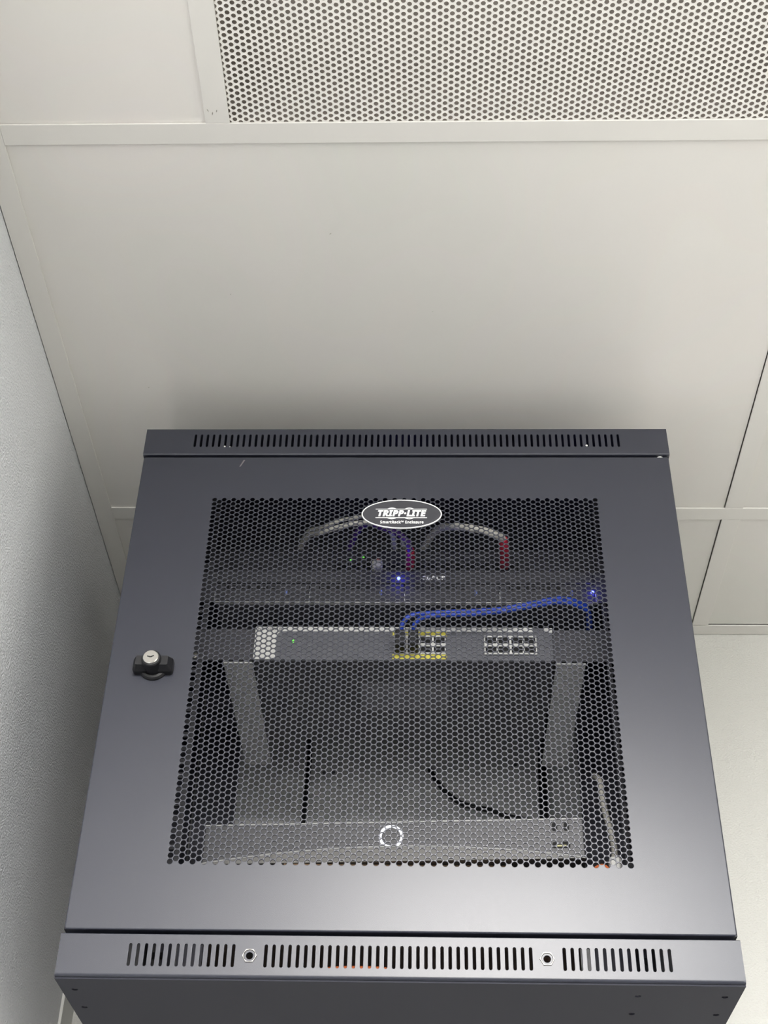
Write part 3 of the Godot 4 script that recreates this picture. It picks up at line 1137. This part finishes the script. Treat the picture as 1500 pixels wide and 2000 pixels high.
func build_power_unit() -> void:
	# flat front with a crescent-shaped lower bezel; the whole unit lies a little askew
	var at := Vector3(-0.0093, 0.1410, -0.078)
	var t := thing("power_unit", "black unit with a crescent lower bezel and glowing white ring, on the brown box", "power unit", at)
	var half := 0.1885
	var h := 0.0432
	var dep := 0.24
	t.rotation.y = atan2(-0.0235, 0.378)
	t.set_meta("at", Vector3.ZERO)   # its parts are laid out about its own base
	part("body", bx(Vector3(-half, 0, -dep), Vector3(half, h, 0), 0.0012), M.shell, t)
	var n := 32
	var crest := func(x: float) -> float: return 0.0005 + 0.0148 * (1.0 - (x / half) ** 2)
	var pts := PackedVector2Array([Vector2(-half, 0), Vector2(half, 0)])
	var lip := PackedVector3Array()
	for k in n + 1:
		var x := half - 2 * half * k / n
		pts.append(Vector2(x, crest.call(x)))
		lip.append(Vector3(x, crest.call(x), 0.0038))
	var mb := MB.new()
	mb.prism(pts, Vector3.ZERO, Vector3(1, 0, 0), Vector3(0, 1, 0), -0.0005, 0.0040)
	part("lower_bezel", mb, M.bezel, t)
	mb = MB.new()
	mb.tube(lip, 0.0010, 6)
	part("edge_trim", mb, M.silver, t, "bright curved edge")
	part("edge_trim", bx(Vector3(-half, h - 0.0012, -0.002), Vector3(half, h + 0.0002, 0.0006)), M.silver, t, "bright upper edge")
	# ring light in the middle of the face
	var ring := PackedVector3Array()
	for k in 40:
		var a := TAU * k / 40
		ring.append(Vector3(-0.0006 + cos(a) * 0.0108, 0.0274 + sin(a) * 0.0108, 0.0002))
	mb = MB.new()
	mb.tube(ring, 0.0013, 8, true)
	part("ring_light", mb, M.ring_led, t, "glowing white ring")
	mb = MB.new()
	mb.lathe([Vector2(0.0094, -0.0004), Vector2(0.0094, 0.0006), Vector2(0.0088, 0.001), Vector2(0, 0.001)], Vector3(-0.0006, 0.0274, 0), Vector3(0, 0, 1), 32)
	part("button", mb, M.shell, t)
	# sockets at the right end
	for s: Array in [[0.1605, 0.0345, 0.0026, 0.0042], [0.1720, 0.0345, 0.0026, 0.0042], [0.1660, 0.0155, 0.0085, 0.0032]]:
		mb = MB.new()
		mb.prism(rounded(s[2] * 2, s[3] * 2, 0.0016, 3), Vector3(s[0], s[1], 0), Vector3(1, 0, 0), Vector3(0, 1, 0), -0.0004, 0.0005)
		var o := part("socket", mb, M.deep, t)
		if s[2] > 0.005:
			part("tongue", bx(Vector3(0.1612, 0.0136, 0.0003), Vector3(0.1708, 0.0152, 0.0010)), M.tongue, o, "pale yellow tongue")


func build_box() -> void:
	var t := thing("cardboard_box", "brown cardboard box on the cabinet floor under the unit with the glowing ring", "box", Vector3(-0.0093, 0.0018, -0.24))
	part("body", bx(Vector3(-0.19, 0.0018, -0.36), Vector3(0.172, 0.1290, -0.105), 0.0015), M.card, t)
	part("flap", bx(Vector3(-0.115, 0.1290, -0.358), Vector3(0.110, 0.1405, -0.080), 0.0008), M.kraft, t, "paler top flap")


func cable(called: String, label: String, pts: Array, r: float, m: Material, group := "") -> Node3D:
	var at: Vector3 = pts[0]
	var t := thing(called, label, "cable", at, group)
	var mb := MB.new()
	mb.tube(arc_path(pts, 10), r, 12)
	part("sheath", mb, m, t)
	return t


func build_cables() -> void:
	# blue patch cables from the switch up to the right-hand end of the disk unit
	var c := cable("patch_cable", "upper blue network cable arching highest from the yellow framed ports to the right", [Vector3(-0.0030, 0.4125, -0.083), Vector3(-0.0010, 0.4200, -0.0765), Vector3(0.010, 0.4285, -0.074), Vector3(0.040, 0.4318, -0.0735), Vector3(0.075, 0.4338, -0.0735), Vector3(0.108, 0.4368, -0.0735), Vector3(0.140, 0.4440, -0.0735), Vector3(0.172, 0.4515, -0.0745), Vector3(0.195, 0.4500, -0.080), Vector3(0.206, 0.4465, -0.094), Vector3(0.212, 0.450, -0.16)], 0.0027, M.blue_cable)
	part("plug", bx(Vector3(-0.0095, 0.3935, -0.0975), Vector3(0.0015, 0.4130, -0.078), 0.001), M.rubber, c)
	c = cable("patch_cable", "lower blue network cable lying below the arching one, from the second yellow framed port", [Vector3(0.0105, 0.4125, -0.083), Vector3(0.0125, 0.4180, -0.0745), Vector3(0.022, 0.4235, -0.0705), Vector3(0.046, 0.4262, -0.070), Vector3(0.080, 0.4280, -0.070), Vector3(0.110, 0.4318, -0.070), Vector3(0.142, 0.4385, -0.0703), Vector3(0.174, 0.4450, -0.072), Vector3(0.196, 0.4430, -0.078), Vector3(0.207, 0.4400, -0.092), Vector3(0.214, 0.442, -0.16)], 0.0027, M.blue_cable)
	part("plug", bx(Vector3(0.0050, 0.3935, -0.0975), Vector3(0.0160, 0.4130, -0.078), 0.001), M.rubber, c)
	# cables that leave the top unit and arch back over it
	c = cable("patch_cable", "grey cable with a red boot, arching right of the oval badge", [Vector3(0.1125, 0.5155, -0.0620), Vector3(0.1102, 0.5166, -0.0500), Vector3(0.1011, 0.5148, -0.0400), Vector3(0.0878, 0.5160, -0.0340), Vector3(0.0707, 0.5196, -0.0340), Vector3(0.0549, 0.5294, -0.0450), Vector3(0.0349, 0.5530, -0.0850), Vector3(0.0134, 0.5600, -0.1600), Vector3(0.0020, 0.5568, -0.2800)], 0.0042, M.grey_cable)
	var mb := MB.new()
	mb.tube(arc_path([Vector3(0.1157, 0.5237, -0.1130), Vector3(0.1150, 0.5173, -0.0900), Vector3(0.1132, 0.5141, -0.0660), Vector3(0.1109, 0.5167, -0.0510)], 6), 0.0054, 12)
	part("boot", mb, M.red, c, "red boot")
	c = cable("patch_cable", "violet cable with a dark red boot hanging under the badge beside the blue light", [Vector3(0.0061, 0.5125, -0.0700), Vector3(0.0039, 0.5144, -0.0550), Vector3(-0.0024, 0.5178, -0.0480), Vector3(-0.0140, 0.5242, -0.0450), Vector3(-0.0282, 0.5308, -0.0470), Vector3(-0.0447, 0.5445, -0.0600), Vector3(-0.0622, 0.5590, -0.1100), Vector3(-0.0823, 0.5580, -0.2000), Vector3(-0.0955, 0.5558, -0.2800)], 0.0034, M.violet)
	mb = MB.new()
	mb.tube(arc_path([Vector3(0.0051, 0.5219, -0.1130), Vector3(0.0065, 0.5184, -0.0950), Vector3(0.0061, 0.5132, -0.0680)], 6), 0.0050, 12)
	part("boot", mb, M.red, c, "dark red boot")
	cable("patch_cable", "pale grey cable arching left of the badge, upper one of the two", [Vector3(0.0090, 0.5545, -0.2800), Vector3(-0.0020, 0.5620, -0.1300), Vector3(-0.0172, 0.5565, -0.0600), Vector3(-0.0321, 0.5385, -0.0360), Vector3(-0.0522, 0.5347, -0.0340), Vector3(-0.0726, 0.5326, -0.0380), Vector3(-0.0953, 0.5361, -0.0550), Vector3(-0.1192, 0.5570, -0.1000), Vector3(-0.1464, 0.5570, -0.2000), Vector3(-0.1630, 0.5545, -0.2800)], 0.0022, M.grey_cable)
	cable("patch_cable", "pale grey cable arching left of the badge, lower one of the two", [Vector3(-0.0080, 0.5555, -0.2700), Vector3(-0.0120, 0.5570, -0.1300), Vector3(-0.0200, 0.5440, -0.0600), Vector3(-0.0319, 0.5282, -0.0360), Vector3(-0.0520, 0.5259, -0.0340), Vector3(-0.0723, 0.5238, -0.0380), Vector3(-0.0938, 0.5288, -0.0550), Vector3(-0.1147, 0.5480, -0.0900), Vector3(-0.1306, 0.5575, -0.1500), Vector3(-0.1491, 0.5553, -0.2800)], 0.0030, M.grey_cable)
	var p := thing("plug", "small grey plug with a pink tip in the top unit, left of the blue light", "plug", Vector3(-0.0324, 0.5195, -0.112))
	part("shell", bx(Vector3(-0.0385, 0.5165, -0.1195), Vector3(-0.0265, 0.5275, -0.1045), 0.002), M.grey_cable, p)
	part("tip", bx(Vector3(-0.0362, 0.5270, -0.1170), Vector3(-0.0290, 0.5320, -0.1075), 0.0018), mat(Color(0.74, 0.52, 0.52), 0.5), p, "pink tip")
	# black cables against the rear plate
	cable("black_cable", "thin black cable hanging straight down the rear plate, left of the middle", [Vector3(-0.1390, 0.52, -0.30), Vector3(-0.1390, 0.522, -0.45), Vector3(-0.1395, 0.515, -0.535), Vector3(-0.1400, 0.46, -0.538), Vector3(-0.1430, 0.40, -0.538), Vector3(-0.1440, 0.30, -0.538)], 0.0034, M.rubber)
	cable("black_cable", "black cable sagging in a long curve across the rear plate above the glowing ring unit", [Vector3(0.030, 0.480, -0.537), Vector3(0.0443, 0.4542, -0.535), Vector3(0.072, 0.4276, -0.533), Vector3(0.1134, 0.4166, -0.533), Vector3(0.1408, 0.4071, -0.533), Vector3(0.170, 0.402, -0.533), Vector3(0.21, 0.395, -0.533)], 0.0036, M.rubber)
	cable("black_cable", "thick black cable hanging down the rear plate near its right side", [Vector3(0.1870, 0.53, -0.42), Vector3(0.1860, 0.50, -0.515), Vector3(0.1842, 0.44, -0.520), Vector3(0.1835, 0.36, -0.520), Vector3(0.184, 0.25, -0.520)], 0.0058, M.rubber)
	# right-hand corner and floor
	c = cable("grey_cable", "light grey cable hanging inside the door near its lower right corner", [Vector3(0.1965, 0.240, -0.085), Vector3(0.1980, 0.2218, -0.062), Vector3(0.1996, 0.1913, -0.058), Vector3(0.2037, 0.1670, -0.058), Vector3(0.2060, 0.150, -0.059), Vector3(0.2055, 0.139, -0.060)], 0.0030, M.dull_cable)
	part("plug", bx(Vector3(0.2000, 0.1235, -0.0665), Vector3(0.2110, 0.1400, -0.0545), 0.002), M.white, c, "white plug")
	cable("orange_cable", "orange cable rising from the cabinet floor to the lower right corner of the mesh", [Vector3(-0.085, 0.0055, -0.06), Vector3(-0.078, 0.0092, -0.022), Vector3(-0.060, 0.0122, -0.0165), Vector3(-0.035, 0.0132, -0.0160), Vector3(-0.008, 0.0118, -0.0165), Vector3(0.012, 0.0070, -0.030), Vector3(0.060, 0.0055, -0.060), Vector3(0.150, 0.0060, -0.070), Vector3(0.232, 0.0065, -0.066), Vector3(0.2640, 0.022, -0.060), Vector3(0.2630, 0.070, -0.058), Vector3(0.2300, 0.100, -0.0575), Vector3(0.2120, 0.1110, -0.0575), Vector3(0.2030, 0.1165, -0.0575), Vector3(0.1940, 0.1285, -0.0575), Vector3(0.1870, 0.1290, -0.066)], 0.0040, M.orange)


# ---------------------------------------------------------------- all of it
func _ready() -> void:
	var cam := Camera3D.new()
	cam.name = "camera"
	cam.position = Vector3(0.0239, UP - 0.406, 1.173)
	cam.rotation = Vector3(0.6654, 0.0391, 0.0253)
	cam.fov = rad_to_deg(2.0 * atan(1000.0 / 2645.5))
	cam.near = 0.02
	cam.far = 30.0
	add_child(cam)
	cam.current = true
	var env := Environment.new()
	env.background_mode = Environment.BG_COLOR
	env.background_color = Color(0, 0, 0)
	env.tonemap_mode = Environment.TONE_MAPPER_LINEAR
	env.tonemap_exposure = 1.0
	env.sdfgi_enabled = true
	env.ssao_enabled = true
	env.ssil_enabled = true
	var we := WorldEnvironment.new()
	we.name = "environment"
	we.environment = env
	add_child(we)
	make_materials()
	build_lamp("long flat ceiling light panel straight behind the viewer", 0.21, 1.8765, 0.402, 0.292, 11.2, Color(1.0, 0.988, 0.975))
	build_lamp("square flat ceiling light panel farther back to the right", 1.04, 2.486, 0.292, 0.292, 2.8, Color(0.95, 0.98, 1.0))
	build_room()
	build_vent()
	build_cabinet()
	build_recorder()
	build_patch_panel()
	build_switch()
	build_power_unit()
	build_box()
	build_cables()
